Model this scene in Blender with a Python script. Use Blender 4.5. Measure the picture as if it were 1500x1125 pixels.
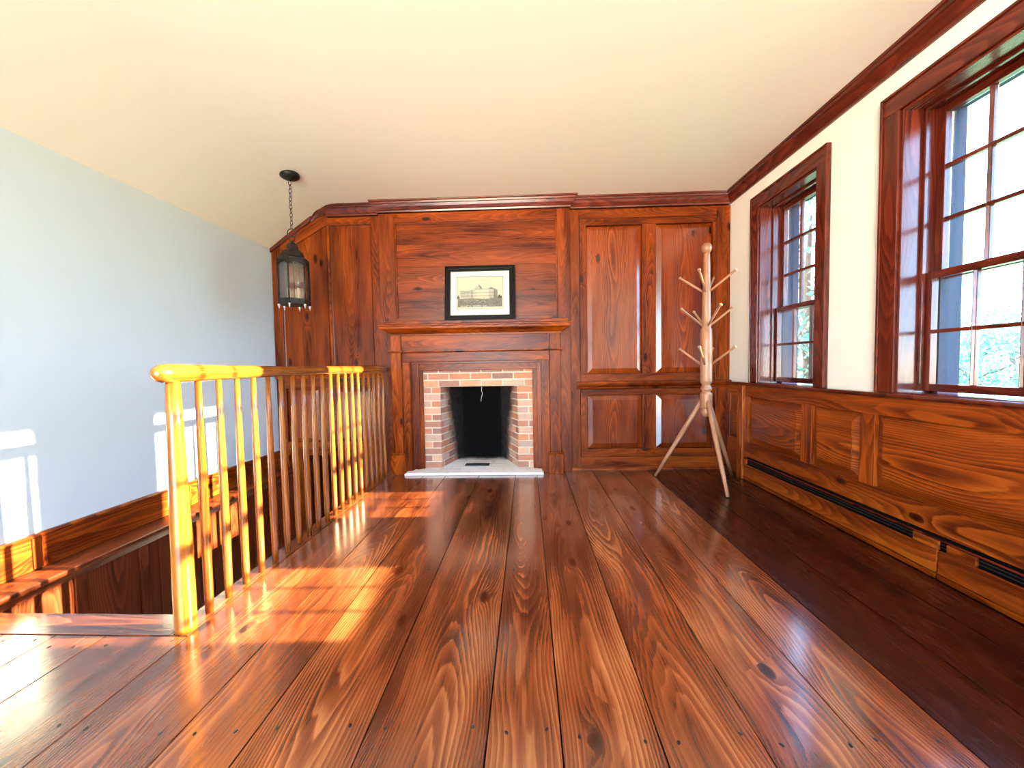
import bpy, math, random
from mathutils import Vector, Matrix, Euler
random.seed(7)
for o in list(bpy.data.objects): bpy.data.objects.remove(o)
SC = bpy.context.scene; COL = SC.collection
PI = math.pi

# ------------------------------------------------------------------ camera
cam_d = bpy.data.cameras.new('camera'); cam = bpy.data.objects.new('camera', cam_d); COL.objects.link(cam)
cam_d.sensor_fit = 'HORIZONTAL'; cam_d.sensor_width = 36.0; cam_d.lens = 580.0/1500.0*36.0
cam_d.clip_start = 0.02; cam_d.clip_end = 500
Rm = Matrix.Rotation(math.radians(2.2375),4,'Z') @ Matrix.Rotation(PI/2+math.radians(-2.525),4,'X') @ Matrix.Rotation(math.radians(-0.9625),4,'Z')
cam.matrix_world = Matrix.Translation((0,0,0.95)) @ Rm
SC.camera = cam
# ------------------------------------------------------------------ world, sun, exposure
W = bpy.data.worlds.new('world'); SC.world = W; W.use_nodes = True
wn = W.node_tree.nodes; wl = W.node_tree.links
bg = wn['Background']; bg.inputs['Strength'].default_value = 5.0
tc = wn.new('ShaderNodeTexCoord'); sep = wn.new('ShaderNodeSeparateXYZ'); cr = wn.new('ShaderNodeValToRGB')
wl.new(tc.outputs['Generated'], sep.inputs[0]); wl.new(sep.outputs['Z'], cr.inputs[0]); wl.new(cr.outputs[0], bg.inputs['Color'])
cr.color_ramp.elements[0].position = 0.02; cr.color_ramp.elements[0].color = (0.40,0.72,1.0,1)
gr_ = cr.color_ramp.elements.new(0.0); gr_.color = (1.75,1.42,1.02,1)
cr.color_ramp.elements[2].position = 0.7; cr.color_ramp.elements[2].color = (0.25,0.52,1.0,1)
sd = bpy.data.lights.new('sun','SUN'); sun = bpy.data.objects.new('sun', sd); COL.objects.link(sun)
sd.energy = 15.0; sd.color = (1.0,0.82,0.46); sd.angle = math.radians(0.6)
sun.rotation_euler = Vector((-1,-0.045,-0.328)).to_track_quat('-Z','Y').to_euler(); sun.location = (8,2,5)
SC.view_settings.view_transform = 'Standard'; SC.view_settings.look = 'None'
SC.view_settings.gamma = 1.0; SC.view_settings.use_curve_mapping = False
SC.view_settings.exposure = 2.45
SC.cycles.caustics_reflective = False; SC.cycles.caustics_refractive = False; SC.cycles.blur_glossy = 1.0

# ------------------------------------------------------------------ node helpers
class NT:
    def __init__(s, name):
        s.m = bpy.data.materials.new(name); s.m.use_nodes = True; s.t = s.m.node_tree
        s.p = s.t.nodes['Principled BSDF']; s.out = s.t.nodes['Material Output']
    def n(s, typ, **kw):
        nd = s.t.nodes.new(typ)
        for k, v in kw.items(): setattr(nd, k, v)
        return nd
    def set(s, sock, v):
        if hasattr(v, 'is_linked'): s.t.links.new(v, sock)
        else: sock.default_value = v
    def math(s, op, a, b=0.0, c=None, clamp=False):
        nd = s.n('ShaderNodeMath', operation=op, use_clamp=clamp); s.set(nd.inputs[0], a); s.set(nd.inputs[1], b)
        if c is not None: s.set(nd.inputs[2], c)
        return nd.outputs[0]
    def xyz(s, x, y, z):
        nd = s.n('ShaderNodeCombineXYZ')
        for i, v in enumerate((x,y,z)): s.set(nd.inputs[i], v)
        return nd.outputs[0]
    def noise(s, vec, scale, detail=2.0, rough=0.5):
        nd = s.n('ShaderNodeTexNoise'); s.set(nd.inputs['Vector'], vec); nd.inputs['Scale'].default_value = scale
        nd.inputs['Detail'].default_value = detail; nd.inputs['Roughness'].default_value = rough
        return nd.outputs['Fac']
    def mix(s, f, a, b, mode='MIX'):
        nd = s.n('ShaderNodeMix', data_type='RGBA', blend_type=mode); s.set(nd.inputs[0], f); s.set(nd.inputs[6], a); s.set(nd.inputs[7], b)
        return nd.outputs[2]
    def rng(s, v, a, b, c=0.0, d=1.0, smooth=False):
        nd = s.n('ShaderNodeMapRange'); nd.clamp = True
        if smooth: nd.interpolation_type = 'SMOOTHSTEP'
        s.set(nd.inputs[0], v)
        for i, q in enumerate((a,b,c,d)): nd.inputs[i+1].default_value = q
        return nd.outputs[0]
    def bump(s, h, strength, dist=0.002):
        b = s.n('ShaderNodeBump'); b.inputs['Strength'].default_value = strength; b.inputs['Distance'].default_value = dist
        s.set(b.inputs['Height'], h); s.t.links.new(b.outputs[0], s.p.inputs['Normal'])

def C(*a): return tuple(a) + (1.0,)

def wood(name, dark, mid, light, rough=0.3, ring=0.0085, knots=0.6, vary=0.35, coat=0.0, spec=0.5, bump=0.15, blotk=0.95, ringk=0.5):
    k = NT(name)
    uv = k.n('ShaderNodeUVMap', uv_map='UVMap'); sx = k.n('ShaderNodeSeparateXYZ'); k.t.links.new(uv.outputs[0], sx.inputs[0])
    at = k.n('ShaderNodeAttribute', attribute_name='seed'); sd = at.outputs['Fac']
    u = k.math('ADD', sx.outputs[0], k.math('MULTIPLY', sd, 60.0)); v = sx.outputs[1]
    so = k.math('MULTIPLY', sd, 31.0)
    # knots
    vo = k.n('ShaderNodeTexVoronoi', voronoi_dimensions='2D', feature='F1'); vo.inputs['Scale'].default_value = 1.0; vo.inputs['Randomness'].default_value = 1.0
    k.set(vo.inputs['Vector'], k.xyz(k.math('MULTIPLY', u, 2.1), k.math('MULTIPLY', k.math('ADD', v, so), 5.0), 0.0))
    sc = k.n('ShaderNodeSeparateColor'); k.t.links.new(vo.outputs['Color'], sc.inputs[0])
    has = k.math('GREATER_THAN', sc.outputs[0], 1.0-knots*0.6)
    wob = k.noise(k.xyz(u, v, so), 14.0, 2.0)
    kd = k.math('ADD', vo.outputs['Distance'], k.math('MULTIPLY', k.math('SUBTRACT', wob, 0.5), 0.05))
    kn = k.math('MULTIPLY', has, k.rng(kd, 0.085, 0.045, 0, 1, True))
    pull = k.math('MULTIPLY', has, k.math('POWER', 2.718, k.math('MULTIPLY', kd, -9.0)))
    # growth rings cut lengthwise
    nlow = k.noise(k.xyz(k.math('MULTIPLY', u, 0.55), k.math('MULTIPLY', v, 1.2), so), 1.0, 1.0)
    nmid = k.noise(k.xyz(k.math('MULTIPLY', u, 3.5), k.math('MULTIPLY', v, 26.0), so), 1.0, 2.0)
    vc = k.math('ADD', v, k.math('MULTIPLY', k.math('SUBTRACT', k.noise(k.xyz(k.math('MULTIPLY', u, 1.3), 3.0, so), 1.0, 1.0), 0.5), 0.16))
    h = k.math('ADD', 0.01, k.math('MULTIPLY', nlow, 0.24))
    r = k.math('SQRT', k.math('ADD', k.math('MULTIPLY', vc, vc), k.math('MULTIPLY', h, h)))
    r = k.math('ADD', r, k.math('ADD', k.math('MULTIPLY', nmid, 0.009), k.math('MULTIPLY', pull, 0.035)))
    fr = k.math('FRACT', k.math('DIVIDE', r, ring))
    saw = k.math('MULTIPLY', k.rng(fr, 0.0, 0.75, 0, 1), k.rng(fr, 1.0, 0.86, 0, 1))
    rings = k.math('POWER', saw, 1.6)
    fib = k.noise(k.xyz(k.math('MULTIPLY', u, 5.0), k.math('MULTIPLY', v, 260.0), so), 1.0, 3.0, 0.6)
    blot = k.noise(k.xyz(k.math('MULTIPLY', u, 1.5), k.math('MULTIPLY', v, 10.0), k.math('ADD', so, 5.0)), 1.0, 3.0, 0.55)
    contrast = k.rng(k.noise(k.xyz(k.math('MULTIPLY', u, 0.8), k.math('MULTIPLY', v, 5.0), k.math('ADD', so, 9.0)), 1.0, 1.0), 0.35, 0.7, 0.25, 1.0)
    t = k.math('ADD', k.math('MULTIPLY', k.math('MULTIPLY', rings, contrast), ringk), k.math('MULTIPLY', k.math('SUBTRACT', fib, 0.5), 0.5))
    t = k.math('ADD', t, k.math('MULTIPLY', k.math('SUBTRACT', blot, 0.38), blotk), clamp=True)
    cr = k.n('ShaderNodeValToRGB'); k.set(cr.inputs[0], t)
    e = cr.color_ramp.elements; e[0].color = C(*dark); e[1].color = C(*light); m = e.new(0.42); m.color = C(*mid)
    ring_k = k.math('MULTIPLY', has, k.rng(kd, 0.13, 0.06, 0, 0.75, True))
    col = k.mix(ring_k, cr.outputs[0], C(dark[0]*1.1, dark[1], dark[2]))
    col = k.mix(kn, col, C(dark[0]*0.32, dark[1]*0.3, dark[2]*0.3))
    wn_ = k.n('ShaderNodeTexWhiteNoise', noise_dimensions='1D'); k.set(wn_.inputs['W'], k.math('MULTIPLY', sd, 977.0))
    val = k.rng(wn_.outputs['Value'], 0, 1, 1-vary, 1+vary)
    hs = k.n('ShaderNodeHueSaturation'); k.set(hs.inputs['Value'], val); k.set(hs.inputs['Color'], col)
    k.t.links.new(hs.outputs[0], k.p.inputs['Base Color'])
    k.set(k.p.inputs['Roughness'], k.rng(k.math('ADD', k.math('MULTIPLY', fib, 0.5), k.math('MULTIPLY', blot, 0.5)), 0.3, 0.7, rough*0.8, rough*1.25))
    k.p.inputs['Specular IOR Level'].default_value = spec
    k.p.inputs['Coat Weight'].default_value = coat; k.p.inputs['Coat Roughness'].default_value = 0.15; k.p.inputs['Coat IOR'].default_value = 1.65
    k.bump(k.math('ADD', k.math('MULTIPLY', rings, 0.5), k.math('ADD', fib, k.math('MULTIPLY', wob, 0.6))), bump)
    return k.m

def plain(name, col, rough=0.6, metal=0.0, nscale=0, namp=0.0, bump=0.0, bscale=40.0, spec=0.5):
    k = NT(name); tcn = k.n('ShaderNodeTexCoord'); vec = tcn.outputs['Object']
    if namp:
        f = k.noise(vec, nscale, 4.0, 0.6)
        k.t.links.new(k.mix(k.rng(f, 0.3, 0.7), C(*[c*(1-namp) for c in col]), C(*[min(1,c*(1+namp)) for c in col])), k.p.inputs['Base Color'])
    else: k.p.inputs['Base Color'].default_value = C(*col)
    k.p.inputs['Roughness'].default_value = rough; k.p.inputs['Metallic'].default_value = metal
    k.p.inputs['Specular IOR Level'].default_value = spec
    if bump: k.bump(k.noise(vec, bscale, 4.0, 0.6), bump)
    return k.m

def brickmat(name, ramp, rough=0.85, soot=None):
    k = NT(name); at = k.n('ShaderNodeAttribute', attribute_name='seed')
    tcn = k.n('ShaderNodeTexCoord'); vec = tcn.outputs['Object']
    cr = k.n('ShaderNodeValToRGB'); cr.color_ramp.interpolation = 'LINEAR'
    el = cr.color_ramp.elements
    while len(el) < len(ramp): el.new(0.5)
    for i, c in enumerate(ramp): el[i].position = i/(len(ramp)-1); el[i].color = C(*c)
    f = k.noise(vec, 26.0, 4.0, 0.65)
    k.set(cr.inputs[0], k.math('ADD', at.outputs['Fac'], k.math('MULTIPLY', k.math('SUBTRACT', f, 0.5), 0.5)))
    col = cr.outputs[0]
    if soot:
        sx = k.n('ShaderNodeSeparateXYZ'); k.t.links.new(vec, sx.inputs[0])
        d = k.math('ADD', sx.outputs[1], k.math('MULTIPLY', k.math('SUBTRACT', k.noise(vec, 6.0, 4.0, 0.6), 0.5), 0.22))
        d = k.math('ADD', d, k.math('MULTIPLY', sx.outputs[2], 0.24))
        col = k.mix(k.rng(d, soot[0], soot[1], 0, 0.985, True), col, C(0.004,0.0035,0.003))
    k.t.links.new(col, k.p.inputs['Base Color']); k.p.inputs['Roughness'].default_value = rough
    k.bump(f, 0.5, 0.004)
    return k.m

def glassmat(name, tint=(1,1,1), refl=0.08, rough=0.0):
    k = NT(name); k.t.nodes.remove(k.p)
    tr = k.n('ShaderNodeBsdfTransparent'); tr.inputs[0].default_value = C(*tint)
    gl = k.n('ShaderNodeBsdfGlossy'); gl.inputs['Roughness'].default_value = rough
    fz = k.n('ShaderNodeLayerWeight'); fz.inputs[0].default_value = 0.25
    mx = k.n('ShaderNodeMixShader'); k.set(mx.inputs[0], k.math('ADD', k.math('MULTIPLY', fz.outputs['Fresnel'], 0.6), refl*0.3, clamp=True))
    k.t.links.new(tr.outputs[0], mx.inputs[1]); k.t.links.new(gl.outputs[0], mx.inputs[2]); k.t.links.new(mx.outputs[0], k.out.inputs[0])
    return k.m

def leafmat(name, a, b):
    k = NT(name); at = k.n('ShaderNodeAttribute', attribute_name='seed'); k.t.nodes.remove(k.p)
    col = k.mix(at.outputs['Fac'], C(*a), C(*b))
    d = k.n('ShaderNodeBsdfDiffuse'); t = k.n('ShaderNodeBsdfTranslucent'); mx = k.n('ShaderNodeMixShader'); mx.inputs[0].default_value = 0.5
    k.t.links.new(col, d.inputs[0]); k.t.links.new(col, t.inputs[0])
    k.t.links.new(d.outputs[0], mx.inputs[1]); k.t.links.new(t.outputs[0], mx.inputs[2]); k.t.links.new(mx.outputs[0], k.out.inputs[0])
    return k.m

M = {}
M['floor'] = wood('floorboard_pine', (0.055,0.011,0.005), (0.225,0.057,0.017), (0.50,0.20,0.07), blotk=1.5, rough=0.2, ring=0.0068, knots=0.6, vary=0.12, coat=1.0, bump=0.12)
M['floor_shaded'] = wood('floorboard_painted_shade', (0.012,0.0012,0.001), (0.032,0.004,0.0025), (0.055,0.009,0.005), rough=0.26, knots=0.3, vary=0.05, coat=0.4, bump=0.1)  # shade along the right wall painted into the board colour
M['panel'] = wood('panel_pine', (0.055,0.006,0.001), (0.225,0.040,0.003), (0.40,0.105,0.009), rough=0.3, ring=0.0062, ringk=0.3, blotk=1.15, knots=0.55, vary=0.16, bump=0.08, spec=0.22)
M['panel_gloss'] = wood('panel_pine_gloss', (0.085,0.010,0.0015), (0.26,0.042,0.004), (0.42,0.10,0.011), rough=0.2, knots=0.3, vary=0.14, bump=0.05, coat=0.3)
M['mantel'] = wood('mantel_pine', (0.065,0.008,0.001), (0.30,0.056,0.003), (0.48,0.14,0.010), rough=0.3, ring=0.0062, ringk=0.3, blotk=1.1, knots=0.5, vary=0.12, bump=0.08, spec=0.16)
M['wains'] = wood('wainscot_pine', (0.08,0.009,0.001), (0.30,0.056,0.0045), (0.48,0.14,0.013), spec=0.35, rough=0.34, knots=0.4, vary=0.10, bump=0.1)
M['trim'] = wood('trim_pine_shaded', (0.05,0.007,0.004), (0.13,0.018,0.008), (0.20,0.038,0.014), rough=0.2, knots=0.15, vary=0.1, bump=0.08)  # same stain as the panelling, darkened to hold the shade on the trim
M['sill'] = wood('sill_pine', (0.05,0.007,0.004), (0.15,0.022,0.009), (0.22,0.042,0.015), rough=0.14, knots=0.1, vary=0.1, coat=0.8, bump=0.03)
M['rail'] = wood('rail_oak', (0.20,0.05,0.007), (0.36,0.115,0.013), (0.47,0.175,0.024), rough=0.25, ring=0.02, knots=0.0, vary=0.08, coat=0.3, bump=0.06)
M['rack'] = wood('rack_beech', (0.30,0.13,0.065), (0.44,0.22,0.12), (0.54,0.30,0.18), rough=0.33, ring=0.02, knots=0.0, vary=0.08, bump=0.06)
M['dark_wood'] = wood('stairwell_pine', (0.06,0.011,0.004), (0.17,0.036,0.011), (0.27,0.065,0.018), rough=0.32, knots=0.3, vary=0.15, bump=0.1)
M['subfloor'] = plain('gap_black', (0.010,0.005,0.003), 0.9)
M['nail'] = plain('nail_iron', (0.02,0.018,0.018), 0.45, 0.6)
M['ceil'] = plain('ceiling_paint', (0.86,0.84,0.78), 0.75, 0, 1.5, 0.012, 0.05, 60)
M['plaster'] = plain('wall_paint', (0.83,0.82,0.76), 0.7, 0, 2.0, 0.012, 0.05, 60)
M['plaster_skylit'] = plain('wall_paint_skylit', (0.58,0.69,0.78), 0.7, 0, 2.0, 0.012, 0.05, 60)  # blue cast of the window skylight mixed into the wall colour
M['brick'] = brickmat('old_brick', [(0.26,0.15,0.12),(0.44,0.20,0.13),(0.60,0.24,0.11),(0.62,0.38,0.26),(0.44,0.31,0.26)], 0.85, (3.82,3.98))
M['mortar'] = brickmat('lime_mortar', [(0.62,0.53,0.42),(0.74,0.66,0.55)], 0.95, (3.82,3.98))
M['hearth'] = brickmat('hearth_paver', [(0.74,0.72,0.70),(0.86,0.85,0.84),(0.80,0.77,0.76)], 0.7, (3.86,4.05))
M['soot'] = plain('soot', (0.004,0.0035,0.0035), 0.95, 0, 5, 0.4, spec=0.1)
M['iron'] = plain('blackened_iron', (0.010,0.009,0.008), 0.42, 0.2, 30, 0.3, spec=0.4)
M['steel'] = plain('pale_tip_metal', (0.62,0.60,0.58), 0.3, 0.9)
M['plate'] = plain('ash_plate_iron', (0.05,0.055,0.06), 0.4, 0.6)
M['black_lacquer'] = plain('black_lacquer', (0.003,0.003,0.004), 0.3, spec=0.18)
M['mat_board'] = plain('mat_board', (0.74,0.73,0.69), 0.8)
M['paper'] = plain('print_paper', (0.60,0.56,0.40), 0.8, 0, 60, 0.03)
M['ink'] = plain('ink_dark', (0.06,0.055,0.045), 0.8, 0, 400, 0.6)
M['ink_mid'] = plain('ink_mid', (0.17,0.165,0.13), 0.8, 0, 500, 0.5)
M['ink_light'] = plain('ink_light', (0.42,0.40,0.31), 0.8, 0, 300, 0.15)
M['candle'] = plain('candle_sleeve', (0.75,0.66,0.45), 0.5)
M['pane'] = glassmat('window_glass', (0.97,0.985,1.0), 0.1)
M['lantern_glass'] = glassmat('lantern_glass', (0.86,0.84,0.82), 0.25, 0.05)
M['bulb'] = glassmat('bulb_glass', (0.92,0.90,0.88), 0.6, 0.05)
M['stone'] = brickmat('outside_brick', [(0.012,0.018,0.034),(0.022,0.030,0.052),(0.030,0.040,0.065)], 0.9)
M['heater_slot'] = plain('heater_slot_black', (0.003,0.002,0.002), 0.9, spec=0.1)
M['fin'] = plain('heater_grey_metal', (0.02,0.017,0.015), 0.6, 0.3)
M['grass'] = plain('lawn', (0.16,0.26,0.09), 0.9, 0, 0.6, 0.35)
M['bark'] = plain('bark', (0.09,0.065,0.045), 0.9, 0, 6, 0.4, 0.6, 12)
M['leaf'] = leafmat('leaf_green', (0.09,0.20,0.15), (0.20,0.33,0.26))
M['leaf2'] = leafmat('leaf_dark_green', (0.06,0.14,0.11), (0.13,0.24,0.19))

# ------------------------------------------------------------------ mesh builder
class MB:
    def __init__(s): s.v=[]; s.f=[]; s.uv=[]; s.sd=[]; s.mi=[]; s.sm=[]
    def add(s, vs, fs, grain=(0,0,1), seed=None, mi=0, smooth=False, uvs=None, mtx=None):
        vs = [Vector(p) for p in vs]; g = Vector(grain).normalized()
        if mtx is not None: vs = [mtx @ p for p in vs]; g = (mtx.to_3x3() @ g).normalized()
        c = sum(vs, Vector())/len(vs); b = len(s.v); seed = random.random() if seed is None else seed
        s.v += vs
        for fi, f in enumerate(fs):
            s.f.append([i+b for i in f]); s.sd.append(seed); s.mi.append(mi); s.sm.append(smooth)
            if uvs is not None: s.uv.append(uvs[fi]); continue
            n = Vector()
            for i in range(len(f)):
                p, q = vs[f[i]], vs[f[(i+1)%len(f)]]; n += p.cross(q)
            n = n.normalized() if n.length > 1e-12 else Vector((0,0,1))
            if abs(n.dot(g)) < 0.8:
                t = n.cross(g).normalized(); s.uv.append([((vs[i]-c).dot(g), (vs[i]-c).dot(t)) for i in f])
            else:
                a = Vector((1,0,0)) if abs(n.x) < 0.8 else Vector((0,1,0))
                a = (a - n*a.dot(n)).normalized(); t = n.cross(a); s.uv.append([((vs[i]-c).dot(a)*0.3, (vs[i]-c).dot(t)) for i in f])
    def box(s, x0,x1,y0,y1,z0,z1, grain=None, seed=None, mi=0, mtx=None):
        x0,x1=min(x0,x1),max(x0,x1); y0,y1=min(y0,y1),max(y0,y1); z0,z1=min(z0,z1),max(z0,z1)
        d = (x1-x0, y1-y0, z1-z0)
        if grain is None: i = d.index(max(d)); grain = tuple(1.0 if j==i else 0.0 for j in range(3))
        vs = [(x,y,z) for x in (x0,x1) for y in (y0,y1) for z in (z0,z1)]
        s.add(vs, [(0,1,3,2),(4,6,7,5),(0,4,5,1),(2,3,7,6),(0,2,6,4),(1,5,7,3)], grain, seed, mi, False, None, mtx)
        return s
    def prism(s, poly, axis, a0, a1, grain=None, seed=None, mi=0, mtx=None, smooth=False):
        # poly: 2D points in the other two axes (cyclic order x,y,z without axis)
        def P(p, a):
            return {0:(a,p[0],p[1]), 1:(p[0],a,p[1]), 2:(p[0],p[1],a)}[axis]
        n = len(poly); vs = [P(p,a0) for p in poly] + [P(p,a1) for p in poly]
        ar = sum(poly[i][0]*poly[(i+1)%n][1]-poly[(i+1)%n][0]*poly[i][1] for i in range(n))
        fs = [tuple(range(n))[::-1], tuple(range(n,2*n))] + [(i,(i+1)%n,n+(i+1)%n,n+i) for i in range(n)]
        flip = (ar < 0) != (axis == 1) != (a1 < a0)
        if flip: fs = [f[::-1] for f in fs]
        if grain is None: grain = tuple(1.0 if j==axis else 0.0 for j in range(3))
        s.add(vs, fs, grain, seed, mi, smooth, None, mtx); return s
    def sweep(s, path, prof, segs=None, sign=1, seed=None, mi=0, caps=True):
        # path in xy; prof = [(out, z)] closed outline; out grows to the right-hand side of travel * sign
        pts = [Vector(p) for p in path]; n = len(pts); offs = []
        for i in range(n):
            def nrm(a,b):
                d = (b-a).normalized(); return Vector((d.y,-d.x))*sign
            if i == 0: m = nrm(pts[0],pts[1])
            elif i == n-1: m = nrm(pts[-2],pts[-1])
            else:
                a, b = nrm(pts[i-1],pts[i]), nrm(pts[i],pts[i+1]); m = (a+b)/(1+a.dot(b))
            offs.append(m)
        k = len(prof)
        for i in (range(n-1) if segs is None else segs):
            vs = [(pts[j].x+offs[j].x*o, pts[j].y+offs[j].y*o, z) for j in (i,i+1) for o,z in prof]
            fs = [(q,(q+1)%k,k+(q+1)%k,k+q) for q in range(k)]
            if caps: fs += [tuple(range(k))[::-1], tuple(range(k,2*k))]
            d = pts[i+1]-pts[i]
            s.add(vs, fs, (d.x,d.y,0), seed, mi)
        return s
    def lathe(s, prof, base=(0,0,0), seg=24, mi=0, mtx=None, seed=None, smooth=True):
        vs=[]; fs=[]; uvs=[]; n=len(prof)
        for r,z in prof:
            for j in range(seg):
                a = 2*PI*j/seg; vs.append((base[0]+r*math.cos(a), base[1]+r*math.sin(a), base[2]+z))
        for i in range(n-1):
            for j in range(seg):
                j2=(j+1)%seg; fs.append((i*seg+j, i*seg+j2, (i+1)*seg+j2, (i+1)*seg+j))
                r = max(prof[i][0], prof[i+1][0], 0.01); c=2*PI*r/seg
                uvs.append([(prof[i][1],(j-seg/2)*c),(prof[i][1],(j+1-seg/2)*c),(prof[i+1][1],(j+1-seg/2)*c),(prof[i+1][1],(j-seg/2)*c)])
        if prof[0][0] > 1e-5: fs.append(tuple(range(seg))[::-1]); uvs.append([(0.3*vs[i][0],vs[i][1]) for i in fs[-1]])
        if prof[-1][0] > 1e-5: fs.append(tuple(range((n-1)*seg,n*seg))); uvs.append([(0.3*vs[i][0],vs[i][1]) for i in fs[-1]])
        s.add(vs, fs, (0,0,1), seed, mi, smooth, uvs, mtx); return s
    def tube(s, pts, rad, seg=10, mi=0, closed=False, seed=None, squash=None):
        pts=[Vector(p) for p in pts]; n=len(pts); rads = rad if isinstance(rad,(list,tuple)) else [rad]*n
        vs=[]; fs=[]; uvs=[]; L=0.0; Ls=[]
        prev=None
        for i,p in enumerate(pts):
            a = pts[i-1] if (i>0 or closed) else p; b = pts[(i+1)%n] if (i<n-1 or closed) else p
            t=(b-a).normalized()
            if prev is None:
                up = Vector((0,0,1)) if abs(t.z)<0.9 else Vector((1,0,0)); x = t.cross(up).normalized()
            else: x = (prev - t*prev.dot(t)).normalized()
            prev = x; y = x.cross(t)
            if i: L += (p-pts[i-1]).length
            Ls.append(L)
            for j in range(seg):
                an=2*PI*j/seg; k=squash if squash else (1,1)
                vs.append(p + x*math.cos(an)*rads[i]*k[0] + y*math.sin(an)*rads[i]*k[1])
        m = n if closed else n-1
        for i in range(m):
            i2=(i+1)%n
            for j in range(seg):
                j2=(j+1)%seg; fs.append((i*seg+j, i2*seg+j, i2*seg+j2, i*seg+j2)); c=2*PI*max(rads[i],0.006)/seg
                u0,u1 = Ls[i], (Ls[i2] if i2 else Ls[i]+0.01)
                uvs.append([(u0,(j-seg/2)*c),(u1,(j-seg/2)*c),(u1,(j+1-seg/2)*c),(u0,(j+1-seg/2)*c)])
        if not closed:
            fs.append(tuple(range(seg))); uvs.append([(0,0)]*seg)
            fs.append(tuple(range((n-1)*seg,n*seg))[::-1]); uvs.append([(0,0)]*seg)
        s.add(vs, fs, (0,0,1), seed, mi, True, uvs); return s
    def build(s, name, mats, parent=None, bevel=0.0, origin=None, seg=2):
        me = bpy.data.meshes.new(name)
        o0 = Vector(origin) if origin is not None else Vector((0,0,0))
        me.from_pydata([tuple(p-o0) for p in s.v], [], s.f)
        ul = me.uv_layers.new(name='UVMap'); flat=[]
        for p in s.uv:
            for q in p: flat += [q[0], q[1]]
        ul.data.foreach_set('uv', flat)
        a = me.attributes.new('seed','FLOAT','FACE'); a.data.foreach_set('value', s.sd)
        for m in (mats if isinstance(mats,(list,tuple)) else [mats]): me.materials.append(m)
        me.polygons.foreach_set('material_index', s.mi); me.polygons.foreach_set('use_smooth', s.sm)
        me.update()
        o = bpy.data.objects.new(name, me); COL.objects.link(o); o.location = o0
        if parent is not None:
            o.parent = parent
            o.location = o0 - WL[parent.name]
        WL[o.name] = o0.copy()
        if bevel:
            b = o.modifiers.new('bevel','BEVEL'); b.width = bevel; b.segments = seg; b.limit_method='ANGLE'; b.angle_limit=math.radians(35)
        return o

def tag(o, label=None, cat=None, group=None, kind=None):
    if label: o['label']=label
    if cat: o['category']=cat
    if group: o['group']=group
    if kind: o['kind']=kind
    return o
WL = {}
def empty(name, loc=(0,0,0), **kw):
    o = bpy.data.objects.new(name, None); COL.objects.link(o); o.location = loc; WL[o.name] = Vector(loc); o.empty_display_size = 0.1
    return tag(o, **kw)
def struct(o, label=None): return tag(o, label, None, None, 'structure')

YB = -2.6           # the open far side of the room, behind the camera
ZC = 2.43           # ceiling height
XL, XR, YW = -2.34, 1.80, 3.60

# ================================================================== SETTING
# ---- floor: wide pine boards over a dark gap, with the stair opening left out
fl = MB()
seams = [-2.34,-2.13,-1.93,-1.73,-1.54,-1.235,-0.93,-0.73,-0.435,-0.117,0.073,0.322,0.572,0.818,1.062,1.30,1.55,1.80]
G = 0.0022
HX, HY0, HY1 = -1.305, 1.445, YW          # stair opening: x < HX, HY0 < y < HY1
for a, b in zip(seams[:-1], seams[1:]):
    y1 = YW+0.02
    if b <= -1.23: y1 = 1.335
    fl.box(a+G, b-G, YB, y1, -0.025, 0.0, grain=(0,1,0), seed=random.random(), mi=3 if a > 1.05 else 0)  # boards by the right wall get the painted-in shade
fl.box(XL, HX, 1.338, HY0+0.012, -0.028, 0.003, grain=(1,0,0))       # nosing board across the head of the stair
fl.box(HX-0.02, -1.2375, 1.338, YW, -0.028, 0.002, grain=(0,1,0))    # nosing board under the balusters
fl.box(XL, XR, YB, HY0-0.01, -0.24, -0.026, mi=1)
fl.box(HX, XR, HY0-0.01, YW, -0.24, -0.026, mi=1)
def nail(x, y):
    a = random.uniform(-0.6,0.6)
    fl.lathe([(0.0046,0.0),(0.0046,0.0008),(0.003,0.0012),(0.0,0.0013)], (0,0,0), 8, mi=2, mtx=Matrix.Translation((x,y,-0.0002))@Matrix.Rotation(a,4,'Z')@Matrix.Scale(1.5,4,(0,1,0)))
for i,(a,b) in enumerate(zip(seams[:-1], seams[1:])):
    rows = [0.985, 1.82, 2.66, 3.45] if b > -1.23 else [0.98, 1.295]
    for y in rows:
        for x in (a+0.045, b-0.045): nail(x+random.uniform(-.012,.012), y+random.uniform(-.02,.02))
for x in (-2.2,-1.83,-1.80,-1.42): nail(x, 1.39)
floor = fl.build('floor', [M['floor'], M['subfloor'], M['nail'], M['floor_shaded']], bevel=0.0012, seg=1); struct(floor)

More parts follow.
